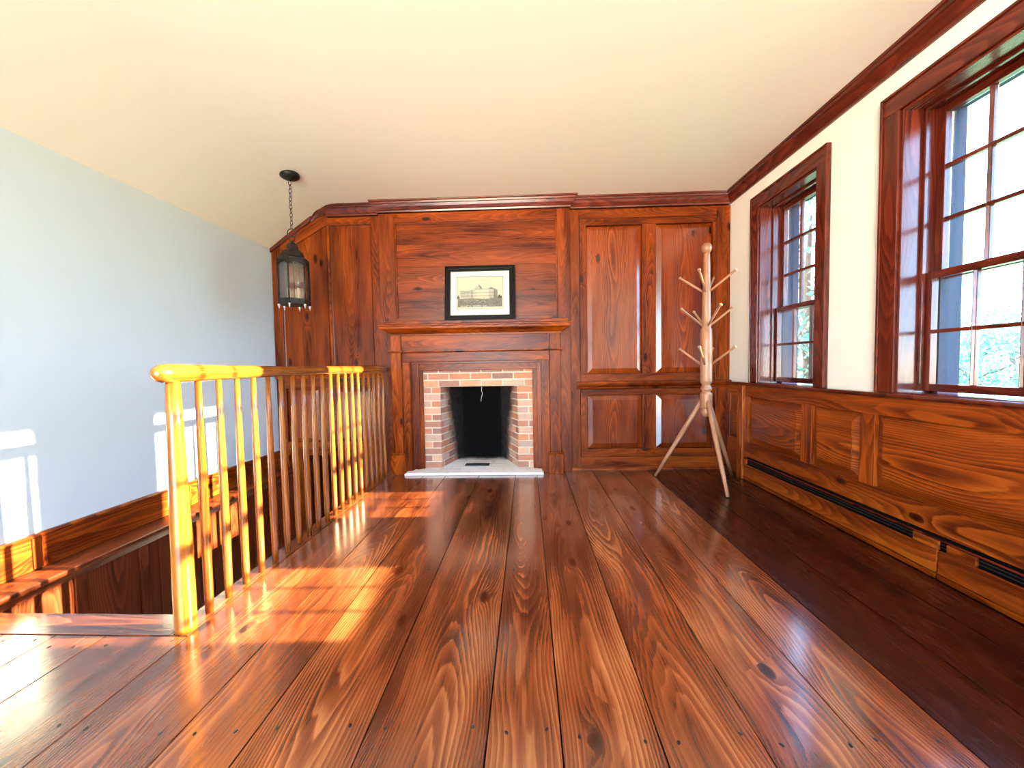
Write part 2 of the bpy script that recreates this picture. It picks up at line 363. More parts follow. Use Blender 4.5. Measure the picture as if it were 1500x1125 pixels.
# ---- ceiling with a soft fold down to the low left wall
prof = [(XR+0.3, ZC), (-1.66, ZC)]
for i in range(1,9):
    t = i/8; p0=(-1.66,ZC); p1=(-1.83,2.43); p2=(-1.97,2.335)
    prof.append(tuple((1-t)**2*p0[q]+2*t*(1-t)*p1[q]+t*t*p2[q] for q in (0,1)))
prof += [(XL-0.02,2.045),(XL-0.2,1.92)]
ce = MB(); up = [(x,z+0.12) for x,z in prof]
poly = prof + up[::-1]
n = len(prof)
vs = [(x,YB,z) for x,z in prof]+[(x,YW+0.2,z) for x,z in prof]
ce.add(vs, [(i,i+1,n+i+1,n+i) for i in range(n-1)], (0,1,0), smooth=True)
vs = [(x,YB,z) for x,z in up]+[(x,YW+0.2,z) for x,z in up]
ce.add(vs, [(i+1,i,n+i,n+i+1) for i in range(n-1)], (0,1,0))
for yy, fl_ in ((YB,False),(YW+0.2,True)):
    vs = [(x,yy,z) for x,z in poly]; f = tuple(range(len(poly))); ce.add(vs, [f if fl_ else f[::-1]], (1,0,0))
ceiling = ce.build('ceiling', M['ceil']); struct(ceiling)

# ---- left wall (runs down into the stairwell)
wl_ = MB(); wl_.box(XL-0.15, XL, YB, YW+0.1, -2.2, 2.2)
struct(wl_.build('wall_left', M['plaster_skylit']))
# ---- invented wall behind the camera, wide opening placed to steer fill daylight
wf = MB(); FX0,FX1,FZ0,FZ1 = -2.2,0.35,0.02,2.3
wf.box(XL-0.15,FX0,YB-0.15,YB,-0.24,2.5); wf.box(FX1,XR+0.29,YB-0.15,YB,-0.24,2.5); wf.box(FX0,FX1,YB-0.15,YB,-0.24,FZ0); wf.box(FX0,FX1,YB-0.15,YB,FZ1,2.5)
struct(wf.build('wall_front_added', M['plaster']))

# ---- right wall with two window openings, brick outside
wr = MB()
WIN = [(2.54,3.15),(1.39,2.00)]; ZS, ZH = 0.785, 2.135
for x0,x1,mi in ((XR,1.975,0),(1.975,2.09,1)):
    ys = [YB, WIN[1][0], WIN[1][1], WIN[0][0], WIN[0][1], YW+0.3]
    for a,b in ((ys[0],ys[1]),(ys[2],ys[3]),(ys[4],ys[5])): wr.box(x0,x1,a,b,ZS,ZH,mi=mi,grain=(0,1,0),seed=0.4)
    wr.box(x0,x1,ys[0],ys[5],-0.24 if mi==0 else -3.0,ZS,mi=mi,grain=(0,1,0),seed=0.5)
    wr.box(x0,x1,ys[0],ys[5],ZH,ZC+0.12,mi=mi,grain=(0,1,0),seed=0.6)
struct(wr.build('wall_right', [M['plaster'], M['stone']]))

# ---- back wall: backing with the firebox and the low stair doorway left open
wb = MB()
def backing(x0,x1,z0,z1): wb.box(x0,x1,3.645,3.78,z0,z1,grain=(0,0,1))
backing(XL,-2.14,-2.2,0.15); backing(-1.29,-0.98,-2.2,0.98); backing(XL,-1.29,0.15,0.98)
backing(-0.98,0.08,-0.24,-0.01); backing(0.08,XR,-0.24,0.98); backing(XL,XR,0.98,2.5)
wall_back = wb.build('wall_back', M['panel']); struct(wall_back)
BP = wall_back
# frames and panels of the joinery, as parts of the wall
def bx(name, x0,x1,z0,z1,yf,yb=3.646,grain=None,m='panel',bev=0.002):
    return MB().box(x0,x1,yf,yb,z0,z1,grain=grain).build(name, M[m], BP, bev)
def raised(name, x0,x1,z0,z1, yf, yr, b=0.05, m='panel', horiz=False, lip=0.004):
    mb = MB(); g=(1,0,0) if horiz else (0,0,1); sd_=random.random(); e_=0.003; x0+=e_; x1-=e_; z0+=e_; z1-=e_
    o=[(x0,yr,z0),(x1,yr,z0),(x1,yr,z1),(x0,yr,z1)]; j=[(x0+b,yf+lip,z0+b),(x1-b,yf+lip,z0+b),(x1-b,yf+lip,z1-b),(x0+b,yf+lip,z1-b)]
    l=[(p[0],yf,p[2]) for p in j]
    mb.add(o+j+l, [(0,1,5,4),(1,2,6,5),(2,3,7,6),(3,0,4,7),(4,5,9,8),(5,6,10,9),(6,7,11,10),(7,4,8,11),(8,9,10,11)], g, sd_)
    return mb.build(name, M[m], BP)
Y0 = 3.60
# left bay (beside the stair)
bx('stile',-2.335,-2.25,-0.05,2.075,Y0)
bx('stile',-1.40,-1.31,-0.05,2.33,Y0)
MB().prism([(-2.25,2.02),(-1.80,2.27),(-1.80,2.43),(-1.83,2.43),(-2.335,2.075),(-2.25,2.075)][:1]+[(-1.80,2.27),(-1.80,2.43),(-1.83,2.43),(-2.25,2.135)],1,Y0,3.633,grain=(0.8,0,0.55)).build('sloping_rail',M['panel'],BP,0.002)
bx('rail',-1.80,-1.40,2.26,2.33,Y0)
bx('mullion',-1.812,-1.79,0.97,2.30,Y0+0.006)
bx('rail',-2.25,-1.40,0.78,0.97,Y0)
bx('rail',-2.25,-1.40,0.15,0.275,Y0)
bx('stile',-1.94,-1.78,0.275,0.78,Y0)
raised('flat_panel',-2.25,-1.81,0.97,2.27,3.612,3.612,0.01)
raised('flat_panel',-1.79,-1.40,0.97,2.26,3.612,3.612,0.01)
raised('raised_panel',-2.25,-1.94,0.275,0.78,3.606,3.626,0.035,'panel_gloss')
raised('raised_panel',-1.78,-1.40,0.275,0.78,3.606,3.626,0.035,'panel_gloss')
MB().sweep([(-2.335,Y0),(-1.31,Y0)],[(0,0.872),(0.012,0.876),(0.022,0.895),(0.03,0.905),(0.03,0.92),(0,0.925)]).build('chair_rail',M['panel'],BP)
# chimney breast
YBf = 3.55
bx('breast_side',-1.31,-1.17,0.0,2.33,YBf,grain=(0,0,1))
bx('breast_side',0.28,0.39,0.0,2.33,YBf,grain=(0,0,1))
bx('breast_rail',-1.17,0.28,2.245,2.33,YBf)
bx('breast_rail',-1.17,0.28,0.985,1.40,YBf)
bx('breast_jamb',-1.17,-0.985,0.0,0.985,YBf+0.012,grain=(0,0,1))
bx('breast_jamb',0.085,0.28,0.0,0.985,YBf+0.012,grain=(0,0,1))
ov = MB()
zz=[1.40,1.63,1.86,2.06,2.245]
for a,b in zip(zz[:-1],zz[1:]): ov.box(-1.17,0.28,3.572,3.646,a,b-0.0006,grain=(1,0,0))
ov.build('overmantel_panel', M['panel'], BP, 0.0008)
bead = [(-1.17,1.405),(-1.17,2.245),(0.28,2.245),(0.28,1.405)]
bd = MB()
bd.box(-1.17,-1.158,3.556,3.572,1.40,2.245); bd.box(0.268,0.28,3.556,3.572,1.40,2.245); bd.box(-1.17,0.28,3.556,3.572,2.233,2.245)
bd.build('panel_bead', M['panel'], BP, 0.004)
# right bay
bx('stile',0.39,0.478,0.0,2.33,Y0); bx('stile',1.68,1.80,0.0,2.33,Y0)
bx('rail',0.478,1.68,2.25,2.33,Y0); bx('rail',0.478,1.68,0.0,0.115,Y0)
Yd = 3.603
def door(x0,x1,z0,z1,pan):
    zs0,zs1 = pan[0][2], pan[0][3]
    bx('panel_frame',x0+.002,x1-.002,zs1,z1-.002,Yd); bx('panel_frame',x0+.002,x1-.002,z0+.002,zs0,Yd)
    xs=[x0+.002]+[q for p in pan for q in (p[0],p[1])]+[x1-.002]
    for i in range(0,len(xs),2): bx('panel_frame',xs[i],xs[i+1],zs0,zs1,Yd,grain=(0,0,1))
    for p in pan: raised('raised_panel',p[0],p[1],p[2],p[3],3.606,3.626,0.045,'panel_gloss')
door(0.48,1.68,0.80,2.25,[(0.54,1.035,0.87,2.19),(1.155,1.65,0.87,2.19)])
door(0.48,1.68,0.115,0.735,[(0.54,1.035,0.19,0.68),(1.155,1.65,0.19,0.68)])
MB().sweep([(0.44,Y0),(1.80,Y0)],[(0,0.735),(0.012,0.738),(0.016,0.755),(0.034,0.77),(0.038,0.785),(0.034,0.80),(0,0.803)]).build('chair_rail',M['panel'],BP)
MB().sweep([(0.39,Y0),(1.80,Y0)],[(0,0.0),(0.015,0.0),(0.015,0.012),(0.006,0.02),(0,0.02)]).build('floor_bead',M['wains'],BP)
# dark space beyond the low stair doorway
dk = MB(); dk.box(-2.5,-1.0,4.9,4.95,-2.3,0.5); dk.box(-2.5,-1.0,3.78,4.95,0.16,0.2); dk.box(-2.5,-2.45,3.78,4.95,-2.3,0.5); dk.box(-1.05,-1.0,3.78,4.95,-2.3,0.5); dk.box(-2.5,HX+0.1,1.3,4.95,-2.25,-2.2)
dk.box(HX,HX+0.1,HY0-0.05,YW+0.03,-2.2,-0.24); dk.box(XL,HX+0.1,HY0-0.06,HY0,-2.2,-0.24)
struct(dk.build('wall_stairwell', M['dark_wood']))
st = MB()
for i in range(9):
    y = HY0+0.02+i*0.225; st.box(XL+0.16,HX-0.01,y,y+0.25,-0.21*(i+1)-0.03,-0.21*(i+1)); st.box(XL+0.16,HX-0.01,y+0.0,y+0.02,-0.21*(i+1),-0.21*i-0.03)
struct(st.build('stairs', M['dark_wood'], bevel=0.003))

# ---- crown moulding round the back and right walls
CP = [(0,2.337),(0.012,2.337),(0.015,2.35),(0.024,2.356),(0.036,2.376),(0.044,2.396),(0.052,2.40),(0.055,2.414),(0.064,2.418),(0.066,2.43),(0,2.43)]
cpath = [(-1.80,Y0),(-1.31,Y0),(-1.31,YBf),(0.39,YBf),(0.39,Y0),(XR,Y0),(XR,YB)]
cw = MB().sweep(cpath, CP, range(0,5))
# the crown thins out and follows the slope
def crown_end():
    secs=[]
    for t in [0,0.15,0.3,0.45,0.6,0.8,1.0]:
        x = -1.80-0.16*t; z = 2.43-0.115*t**1.5; k = 1-0.8*t**0.8
        secs.append([(x+ (2.43-pz)*0.25*t, Y0-po*k, z+(pz-2.43)*k) for po,pz in CP])
    k=len(CP); vs=[p for q in secs for p in q]
    fs=[((i+1)*k+j,(i+1)*k+(j+1)%k,i*k+(j+1)%k,i*k+j) for i in range(len(secs)-1) for j in range(k)]
    cw.add(vs,fs,(1,0,0))
crown_end()
cw.build('cornice', M['trim'], BP)
rk = MB(); rk.prism([(-1.955,2.30),(-1.945,2.345),(-2.335,2.075),(-2.335,2.03)],1,Y0-0.02,Y0,grain=(0.82,0,0.57)); rk.build('sloping_trim', M['trim'], BP, 0.002)
struct(MB().sweep(cpath, CP, [5]).build('trim_1', M['trim']))

# ---- left wall board, ledge and the boarding below it
tl = MB(); tl.box(XL,XL+0.022,YB,YW-0.001,0.035,0.185)
tl.prism([(XL,0.185),(XL+0.028,0.185),(XL+0.03,0.192),(XL+0.02,0.20),(XL,0.20)],1,YB,YW-0.001)
t2 = tl.build('trim_2', M['wains'], bevel=0.002); struct(t2)
e = MB()
for y in (1.72,2.55,3.3): e.box(XL+0.022,XL+0.03,y,y+0.04,0.04,0.185,grain=(0,0,1))
e.build('muntin', M['wains'], t2, 0.003)
MB().box(XL,XL+0.175,1.46,YW-0.001,0.005,0.033).build('ledge', M['dark_wood'], t2, 0.006)
MB().prism([(XL+0.14,-0.03),(XL+0.152,-0.03),(XL+0.165,0.0),(XL+0.165,0.005),(XL+0.14,0.005)],1,1.46,YW-0.001).build('ledge_moulding', M['dark_wood'], t2)
bo = MB()
for a,b in zip([1.455,1.80,2.22,2.62,3.02,3.35],[1.80,2.22,2.62,3.02,3.35,YW-0.001]): bo.box(XL,XL+0.14,a+0.0015,b-0.0015,-2.2,-0.0,grain=(0,0,1))
bo.build('boarding', M['dark_wood'], t2, 0.002)
for y in (1.78,2.10,2.44,2.90): MB().box(XL+0.14,XL+0.15,y,y+0.05,-2.2,-0.03,grain=(0,0,1)).build('batten', M['dark_wood'], t2, 0.003)

# ---- right wainscot, built out in front of the wall
tr = MB(); XF = 1.768
rails = [(YB,3.28)]
tr.box(XF,XR,YB,3.28,0.675,0.765,grain=(0,1,0)); tr.box(XF,XR,YB,3.28,0.19,0.305,grain=(0,1,0))
PAN = [(2.66,3.24),(2.17,2.56),(1.05,2.08),(0.05,0.96),(-0.95,-0.04),(-2.2,-1.04)]
PAN = [(2.625,3.24),(2.17,2.53),(1.05,2.08),(0.05,0.96),(-0.95,-0.04),(-2.2,-1.04)]
edges = [3.28]+[q for p in PAN for q in (p[1],p[0])]+[YB]
for i in range(0,len(edges),2): tr.box(XF,XR,edges[i+1],edges[i],0.305,0.675,grain=(0,0,1))
wains = tr.build('trim_3', M['wains'], bevel=0.0015); struct(wains)
def raisedR(y0,y1,z0,z1,xf,xr,b,par,m='wains'):
    mb=MB(); L=0.004
    o=[(xr,y0,z0),(xr,y0,z1),(xr,y1,z1),(xr,y1,z0)]; j=[(xf+L,y0+b,z0+b),(xf+L,y0+b,z1-b),(xf+L,y1-b,z1-b),(xf+L,y1-b,z0+b)]; l=[(xf,p[1],p[2]) for p in j]
    mb.add(o+j+l,[(0,1,5,4),(1,2,6,5),(2,3,7,6),(3,0,4,7),(4,5,9,8),(5,6,10,9),(6,7,11,10),(7,4,8,11),(8,9,10,11)],(0,1,0))
    return mb.build('raised_panel',M[m],par)
for a,b in PAN: raisedR(a,b,0.305,0.675,1.766,1.79,0.05,wains)
MB().box(1.742,XR,3.28,3.36,0.0,0.765,grain=(0,0,1)).build('end_post', M['wains'], wains, 0.003)
c_ = MB(); c_.box(1.785,XR,3.36,3.598,0.675,0.765,grain=(0,1,0)); c_.box(1.785,XR,3.36,3.598,0.10,0.305,grain=(0,1,0)); c_.box(1.785,XR,3.36,3.40,0.305,0.675,grain=(0,0,1)); c_.box(1.785,XR,3.56,3.598,0.305,0.675,grain=(0,0,1)); c_.box(1.79,XR,3.36,3.598,0.0,0.10,grain=(0,1,0))
c_.build('corner_frame', M['wains'], wains, 0.0015)
raisedR(3.40,3.56,0.305,0.675,1.786,1.797,0.03,wains)
MB().sweep([(XR,3.598),(XR,YB)],[(0.0,0.765),(0.04,0.765),(0.046,0.769),(0.05,0.776),(0.05,0.784),(0.046,0.789),(0.0,0.7895)]).build('cap', M['sill'], wains)

# ---- windows
def win(idx, y0, y1):
    yc=(y0+y1)/2
    r = empty('window_%d'%idx, (XR,yc,0.79)); struct(r)
    k = MB(); w=0.095
    for yy in ((y0-w,y0),(y1,y1+w)): k.box(1.778,XR,yy[0],yy[1],0.79,2.135,grain=(0,0,1))
    k.box(1.778,XR,y0-w,y1+w,2.135,2.23,grain=(0,1,0))
    for a,b in ((y0-w,y0-w+0.014),(y1+w-0.014,y1+w)): k.box(1.770,1.778,a,b,0.79,2.23,grain=(0,0,1))
    k.box(1.770,1.778,y0-w,y1+w,2.216,2.23,grain=(0,1,0))
    k.build('casing', M['trim'], r, 0.003)
    k = MB(); t=0.012
    k.box(XR-0.01,1.976,y0,y0+t,0.79,2.135,grain=(0,0,1)); k.box(XR-0.01,1.976,y1-t,y1,0.79,2.135,grain=(0,0,1)); k.box(XR-0.01,1.976,y0,y1,2.123,2.135,grain=(0,1,0))
    for a,b in ((y0+t,y0+t+0.014),(y1-t-0.014,y1-t)): k.box(1.878,1.898,a,b,0.80,2.123,grain=(0,0,1))
    k.box(1.878,1.898,y0+t,y1-t,2.109,2.123,grain=(0,1,0))
    k.build('jamb_lining', M['trim'], r, 0.003)
    MB().box(XR-0.005,2.0,y0,y1,0.77,0.794,grain=(0,1,0)).build('stool', M['sill'], r, 0.004)
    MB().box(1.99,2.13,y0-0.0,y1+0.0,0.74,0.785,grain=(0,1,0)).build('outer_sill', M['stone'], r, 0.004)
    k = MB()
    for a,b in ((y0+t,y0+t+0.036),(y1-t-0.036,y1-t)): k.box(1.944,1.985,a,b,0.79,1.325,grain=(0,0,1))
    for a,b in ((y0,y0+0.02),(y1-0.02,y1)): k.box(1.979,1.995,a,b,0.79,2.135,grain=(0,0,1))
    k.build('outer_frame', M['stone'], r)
    a0,a1=y0+t,y1-t
    def sash(name, x, z0, z1, rows, br, trl):
        s=MB(); sw=0.036; th=0.034
        for a,b in ((a0,a0+sw),(a1-sw,a1)): s.box(x,x+th,a,b,z0,z1,grain=(0,0,1))
        s.box(x,x+th,a0+sw,a1-sw,z0,z0+br,grain=(0,1,0)); s.box(x,x+th,a0+sw,a1-sw,z1-trl,z1,grain=(0,1,0))
        so = s.build(name, M['trim'], r, 0.003)
        g=MB(); mw=0.017; gy0,gy1=a0+sw,a1-sw; gz0,gz1=z0+br,z1-trl
        for q in (1,2):
            y=gy0+(gy1-gy0)*q/3; g.prism([(x+0.002,y),(x+0.012,y-mw/2),(x+0.03,y-mw/2),(x+0.03,y+mw/2),(x+0.012,y+mw/2)],2,gz0,gz1)
        for q in range(1,rows):
            z=gz0+(gz1-gz0)*q/rows
            g.prism([(x+0.002,z),(x+0.012,z-mw/2),(x+0.03,z-mw/2),(x+0.03,z+mw/2),(x+0.012,z+mw/2)][::1],1,gy0,gy1) if False else g.box(x+0.004,x+0.03,gy0,gy1,z-mw/2,z+mw/2,grain=(0,1,0))
        g.build('muntins', M['trim'], so, 0.002)
        p=MB(); p.box(x+0.016,x+0.019,gy0,gy1,gz0,gz1); p.build('glass', M['pane'], so)
    sash('lower_sash',1.902,0.80,1.362,2,0.035,0.034)
    sash('upper_sash',1.944,1.325,2.123,3,0.034,0.036)
for i,(a,b) in enumerate(WIN): win(i+1,a,b)

# ================================================================== THINGS
# ---- fireplace
fp = empty('fireplace', (-0.45,3.5,0.0), label='pine mantel and brick fireplace built into the panelled wall, empty and soot-blackened', cat='fireplace')
mb = MB(); mb.box(-1.232,0.352,3.36,YBf,1.325,1.352,grain=(1,0,0)); mb.build('mantel_shelf', M['mantel'], fp, 0.004)
mp = [(-1.19,YBf),(-1.19,3.472),(0.29,3.472),(0.29,YBf)]
mb = MB().sweep(mp,[(0,1.235),(0.008,1.235),(0.010,1.25),(0.022,1.256),(0.045,1.275),(0.07,1.288),(0.08,1.292),(0.083,1.31),(0.092,1.315),(0.092,1.325),(0,1.325)]); mb.build('bed_moulding', M['mantel'], fp)
mb = MB().box(-1.19,0.29,3.49,YBf+0.01,1.108,1.24); mb.build('frieze', M['mantel'], fp, 0.002)
bp_ = [(-1.215,YBf),(-1.215,3.47),(-1.115,3.47),(-1.115,3.49),(0.195,3.49),(0.195,3.47),(0.295,3.47),(0.295,YBf)]
mb = MB().sweep(bp_,[(0,1.085),(0.008,1.085),(0.018,1.096),(0.018,1.108),(0,1.11)]); mb.build('band_moulding', M['mantel'], fp)
for x0,x1 in ((-1.205,-1.115),(0.195,0.29)):
    p = MB().box(x0,x1,3.47,YBf+0.012,0.186,1.24,grain=(0,0,1)).build('pilaster', M['mantel'], fp, 0.003)
    q = MB(); q.box(x0-0.018,x1+0.018,3.452,YBf+0.012,0.0,0.175,grain=(0,0,1)); q.prism([(3.452,0.175),(3.466,0.188),(YBf,0.188),(YBf,0.175)],0,x0-0.014,x1+0.014); q.build('plinth', M['mantel'], p, 0.003)
ar = MB(); ar.box(-1.115,0.195,3.50,YBf+0.01,1.005,1.09,grain=(1,0,0)); ar.box(-1.115,-1.05,3.50,YBf+0.01,0.0,1.005,grain=(0,0,1)); ar.box(0.12,0.195,3.50,YBf+0.01,0.0,1.005,grain=(0,0,1))
ar.build('architrave', M['mantel'], fp, 0.003)
inn = MB(); inn.box(-1.055,0.125,3.575,3.605,0.925,1.01,grain=(1,0,0)); inn.box(-1.055,-0.955,3.575,3.605,0.0,0.925,grain=(0,0,1)); inn.box(0.045,0.125,3.575,3.605,0.0,0.925,grain=(0,0,1))
inn.build('inner_frame', M['mantel'], fp, 0.003)
# bricks laid one by one in running bond
br = MB(); BH, BL, MT = 0.0510, 0.185, 0.0118
def course_wall(origin, ux, length, z0, ncourse, depth, shift=0.0):
    # origin: 2D corner, ux: 2D direction along the wall; the wall's visible face lies to the right of ux
    ux = Vector(ux).normalized(); ang = math.atan2(ux.y, ux.x)
    T = Matrix.Translation((origin[0],origin[1],0)) @ Matrix.Rotation(ang,4,'Z')
    for c in range(ncourse):
        z = z0+c*(BH+MT); off = -((c%2)*(BL+MT)/2 + shift) 
        x = off
        while x < length:
            a, b = max(x,0), min(x+BL, length)
            if b-a > 0.012:
                jj = random.uniform(-.0025,.0025)
                br.box(a,b,0.0+jj,depth,z+random.uniform(-.001,.001),z+BH+random.uniform(-.001,.001),grain=(1,0,0),mtx=T,seed=random.random()**1.1)
            x += BL+MT
    br.box(0.001,length-0.001,0.006,depth,z0-0.005,z0+ncourse*(BH+MT)-MT+0.004,grain=(1,0,0),mtx=T,mi=1)
ZB = 0.026
course_wall((-0.957,3.60),(1,0),0.157,ZB,12,0.06,0.02)
course_wall((-0.095,3.60),(1,0),0.142,ZB,12,0.06,0.09)
course_wall((-0.957,3.60),(1,0),1.004,ZB+12*(BH+MT)-0.0,3,0.10,0.05)
lx = Vector((0.13,0.485)); course_wall((-0.80,3.602),(0.13,0.485),lx.length,ZB,12,0.06,0.13)
course_wall((-0.28,4.087),(0.185,-0.485),Vector((0.185,-0.485)).length,ZB,12,0.06,0.04)
bk = br.build('brick_surround', [M['brick'], M['mortar']], fp, 0.003)
fb = MB(); fb.box(-1.0,0.10,4.085,4.12,0.0,1.33); fb.box(-0.98,-0.80,3.662,4.1,0.78,1.3); fb.box(-0.095,0.08,3.662,4.1,0.78,1.3); fb.box(-1.0,0.10,3.70,3.72,0.965,1.3); fb.box(-1.0,0.1,3.72,4.2,1.3,1.33)
fb.box(-1.0,-0.86,3.79,4.12,0,1.3); fb.box(-0.03,0.10,3.79,4.12,0,1.3)
fb.build('fireback', M['soot'], fp)
hb = MB()
hb.prism([(-1.10,3.425),(0.13,3.425),(0.13,3.60),(0.045,3.60),(0.045,4.09),(-0.955,4.09),(-0.955,3.60),(-1.03,3.60)],2,0.001,0.017,mi=0,grain=(1,0,0),seed=0.4)
yy=3.428; rr=0
while yy < 4.07:
    x=-1.098-(rr%2)*0.1
    while x < 0.125:
        a=max(x,-1.09+max(0,(yy-3.428)*0.42)); b=min(x+0.19,0.126)
        if yy>3.55: a=max(a,-0.95); b=min(b,0.04)
        if yy<3.55 and yy>3.5: a=max(a,-1.04)
        if b-a>0.02: hb.box(a,b-0.004,yy,yy+0.088,0.016,0.023,grain=(1,0,0))
        x+=0.194
    yy+=0.092; rr+=1
hb.build('hearth', M['hearth'], fp, 0.002)
ap = MB(); ap.box(-0.60,-0.372,3.665,3.765,0.023,0.027); ap.box(-0.592,-0.38,3.672,3.758,0.027,0.029); ap.tube([(-0.52,3.715,0.029),(-0.52,3.715,0.037),(-0.45,3.715,0.037),(-0.45,3.715,0.029)],0.003,8)
ap.build('ash_cover', M['plate'], fp, 0.001)['label'] = 'dark iron ash cover in the hearth'
sw = MB().tube([(-0.425,3.66,0.765),(-0.428,3.665,0.73),(-0.42,3.668,0.705),(-0.432,3.672,0.66),(-0.436,3.672,0.63)],0.0018,6)
sw.build('damper_cord', M['mat_board'], fp)['label'] = 'thin pale cord hanging in the firebox'

# ---- framed print on the mantel shelf
pw, ph = 0.617, 0.495
T = Matrix.Translation((-0.405,3.455,1.3525)) @ Matrix.Rotation(math.radians(-8.5),4,'X')
pic = empty('framed_print', (-0.405,3.46,1.353), label='black framed engraving of a long domed building leaning on the mantel shelf', cat='picture')
f = MB(); fwid=0.05
for a in ((-pw/2,-pw/2+fwid,0,ph),(pw/2-fwid,pw/2,0,ph),(-pw/2+fwid,pw/2-fwid,0,fwid),(-pw/2+fwid,pw/2-fwid,ph-fwid,ph)):
    f.box(a[0],a[1],-0.012,0.012,a[2],a[3],mtx=T)
for a in ((-pw/2+.012,-pw/2+.03,.012,ph-.012),(pw/2-.03,pw/2-.012,.012,ph-.012),(-pw/2+.012,pw/2-.012,.012,.03),(-pw/2+.012,pw/2-.012,ph-.03,ph-.012)):
    f.box(a[0],a[1],-0.017,-0.012,a[2],a[3],mtx=T)
f.box(-pw/2+0.01,pw/2-0.01,0.006,0.010,0.01,ph-0.01,mtx=T)
f.build('frame', M['black_lacquer'], pic, 0.002)
m_ = MB(); ix,iz0,iz1 = 0.206,0.104,0.400
for a in ((-pw/2+fwid,-ix,fwid,ph-fwid),(ix,pw/2-fwid,fwid,ph-fwid),(-ix,ix,fwid,iz0),(-ix,ix,iz1,ph-fwid)): m_.box(a[0],a[1],-0.001,0.003,a[2],a[3],mtx=T)
m_.build('mat', M['mat_board'], pic)
pr = MB(); pr.box(-ix,ix,0.0025,0.005,iz0,iz1,mtx=T,mi=0)
def ink(x0,x1,z0,z1,mi,lay=1): pr.box(x0,x1,0.0025-0.0003*lay,0.0025,z0,z1,mtx=T,mi=mi)
def inkpoly(pts,mi,lay=1): pr.prism([(p[0],p[1]) for p in pts],1,0.0025-0.0003*lay,0.0025,mtx=T,mi=mi)
for a in ((-ix,-ix+.004,iz0,iz1),(ix-.004,ix,iz0,iz1),(-ix,ix,iz0,iz0+.004),(-ix,ix,iz1-.004,iz1)): ink(*a,2,3)
inkpoly([(-.195,.125),(.195,.125),(.195,.215),(.15,.21),(.05,.195),(-.06,.205),(-.195,.20)],2)          # lawn
for i in range(120):
    x=random.uniform(-.192,.17); z=random.uniform(.127,.19); ink(x,x+random.uniform(.006,.022),z,z+random.uniform(.002,.005),random.choice((1,1,2,3)),2)
for i in range(26):
    x=random.uniform(-.19,.05); ink(x,x+random.uniform(.008,.02),.128,.128+random.uniform(.006,.016),3,3)
inkpoly([(-.175,.205),(-.04,.205),(-.04,.272),(-.175,.268)],3,1); inkpoly([(-.05,.2),(.08,.205),(.08,.285),(-.05,.285)],0,2)
inkpoly([(.07,.207),(.125,.205),(.125,.288),(.07,.285)],3,1); inkpoly([(.12,.205),(.155,.21),(.155,.275),(.12,.288)],2,1)
inkpoly([(-.178,.267),(-.04,.271),(-.045,.276),(-.17,.272)],2,2); inkpoly([(-.05,.283),(.08,.283),(.075,.288),(-.045,.288)],2,3)
inkpoly([(.065,.284),(.098,.302),(.16,.274),(.125,.286)],2,2)
inkpoly([(-.045,.286),(-.04,.305),(-.02,.316),(.0,.312),(.012,.288)],3,2); inkpoly([(-.012,.314),(-.012,.323),(-.006,.326),(.012,.308),(.022,.288),(.008,.288)],2,3)
for r_,zr in enumerate((.218,.245)):
    for i in range(24):
        x=-.165+i*.0125; ink(x,x+.0045,zr+(.003 if x>-.04 else 0),zr+.013,1 if i%3 else 2,4)
for x,s in ((-.19,.02),(.17,.022),(.185,.016)):
    inkpoly([(x-s*.6,.2),(x+s*.6,.2),(x+s*.5,.2+s),(x,.2+1.6*s),(x-s*.5,.2+s)],1,3)
for x in (.035,.093): ink(x,x+.004,.195,.212,1,4)
for i in range(26):
    x=-.075+i*.0058
    if i not in (5,6,9,16,17): ink(x,x+.0032,.360,.364,3,1)
pr.build('print', [M['paper'],M['ink'],M['ink_mid'],M['ink_light']], pic)
MB().box(-pw/2+fwid,pw/2-fwid,-0.006,-0.004,fwid,ph-fwid,mtx=T).build('picture_glass', M['pane'], pic)

# ---- balustrade beside the stair opening
RX = -1.27
bal = empty('balustrade', (RX,2.4,0.0), label='honey-coloured wooden stair balustrade with round handrail and tapered newel beside the stair opening', cat='railing')
RZ = 0.946
def capsule_x(y0,y1):
    pts=[];rad=[]
    for t in (0.02,0.12,0.3,0.5,0.7,0.88,1.0): pts.append((RX,y0+0.05*t,RZ)); rad.append(0.036*math.sqrt(max(0.0,1-(1-t)**2)))
    n=14
    for i in range(1,n+1): pts.append((RX,y0+0.05+(y1-y0-0.05)*i/n,RZ)); rad.append(0.036-0.008*min(1,i/4))
    return pts,rad
pts,rad = capsule_x(1.295,3.475)
MB().tube(pts,rad,20,squash=(1.0,0.95)).build('handrail', M['rail'], bal)
MB().lathe([(0.0345,0.002),(0.035,0.02),(0.0345,0.15),(0.031,0.45),(0.0255,0.75),(0.0215,0.925)],(RX-0.002,1.372,0),28).build('newel_post', M['rail'], bal)
proto=None
for i in range(20):
    y = 1.478+i*0.1028
    if proto is None:
        proto = MB().lathe([(0.0135,0.002),(0.0155,0.06),(0.0162,0.25),(0.0150,0.5),(0.0125,0.75),(0.0105,0.925)],(0,0,0),16).build('baluster', M['rail'], bal); o=proto
    else:
        o = proto.copy(); COL.objects.link(o); o.parent = bal
    o.location = (0, y-2.4, 0); o.rotation_euler = (0,0,i*1.3)

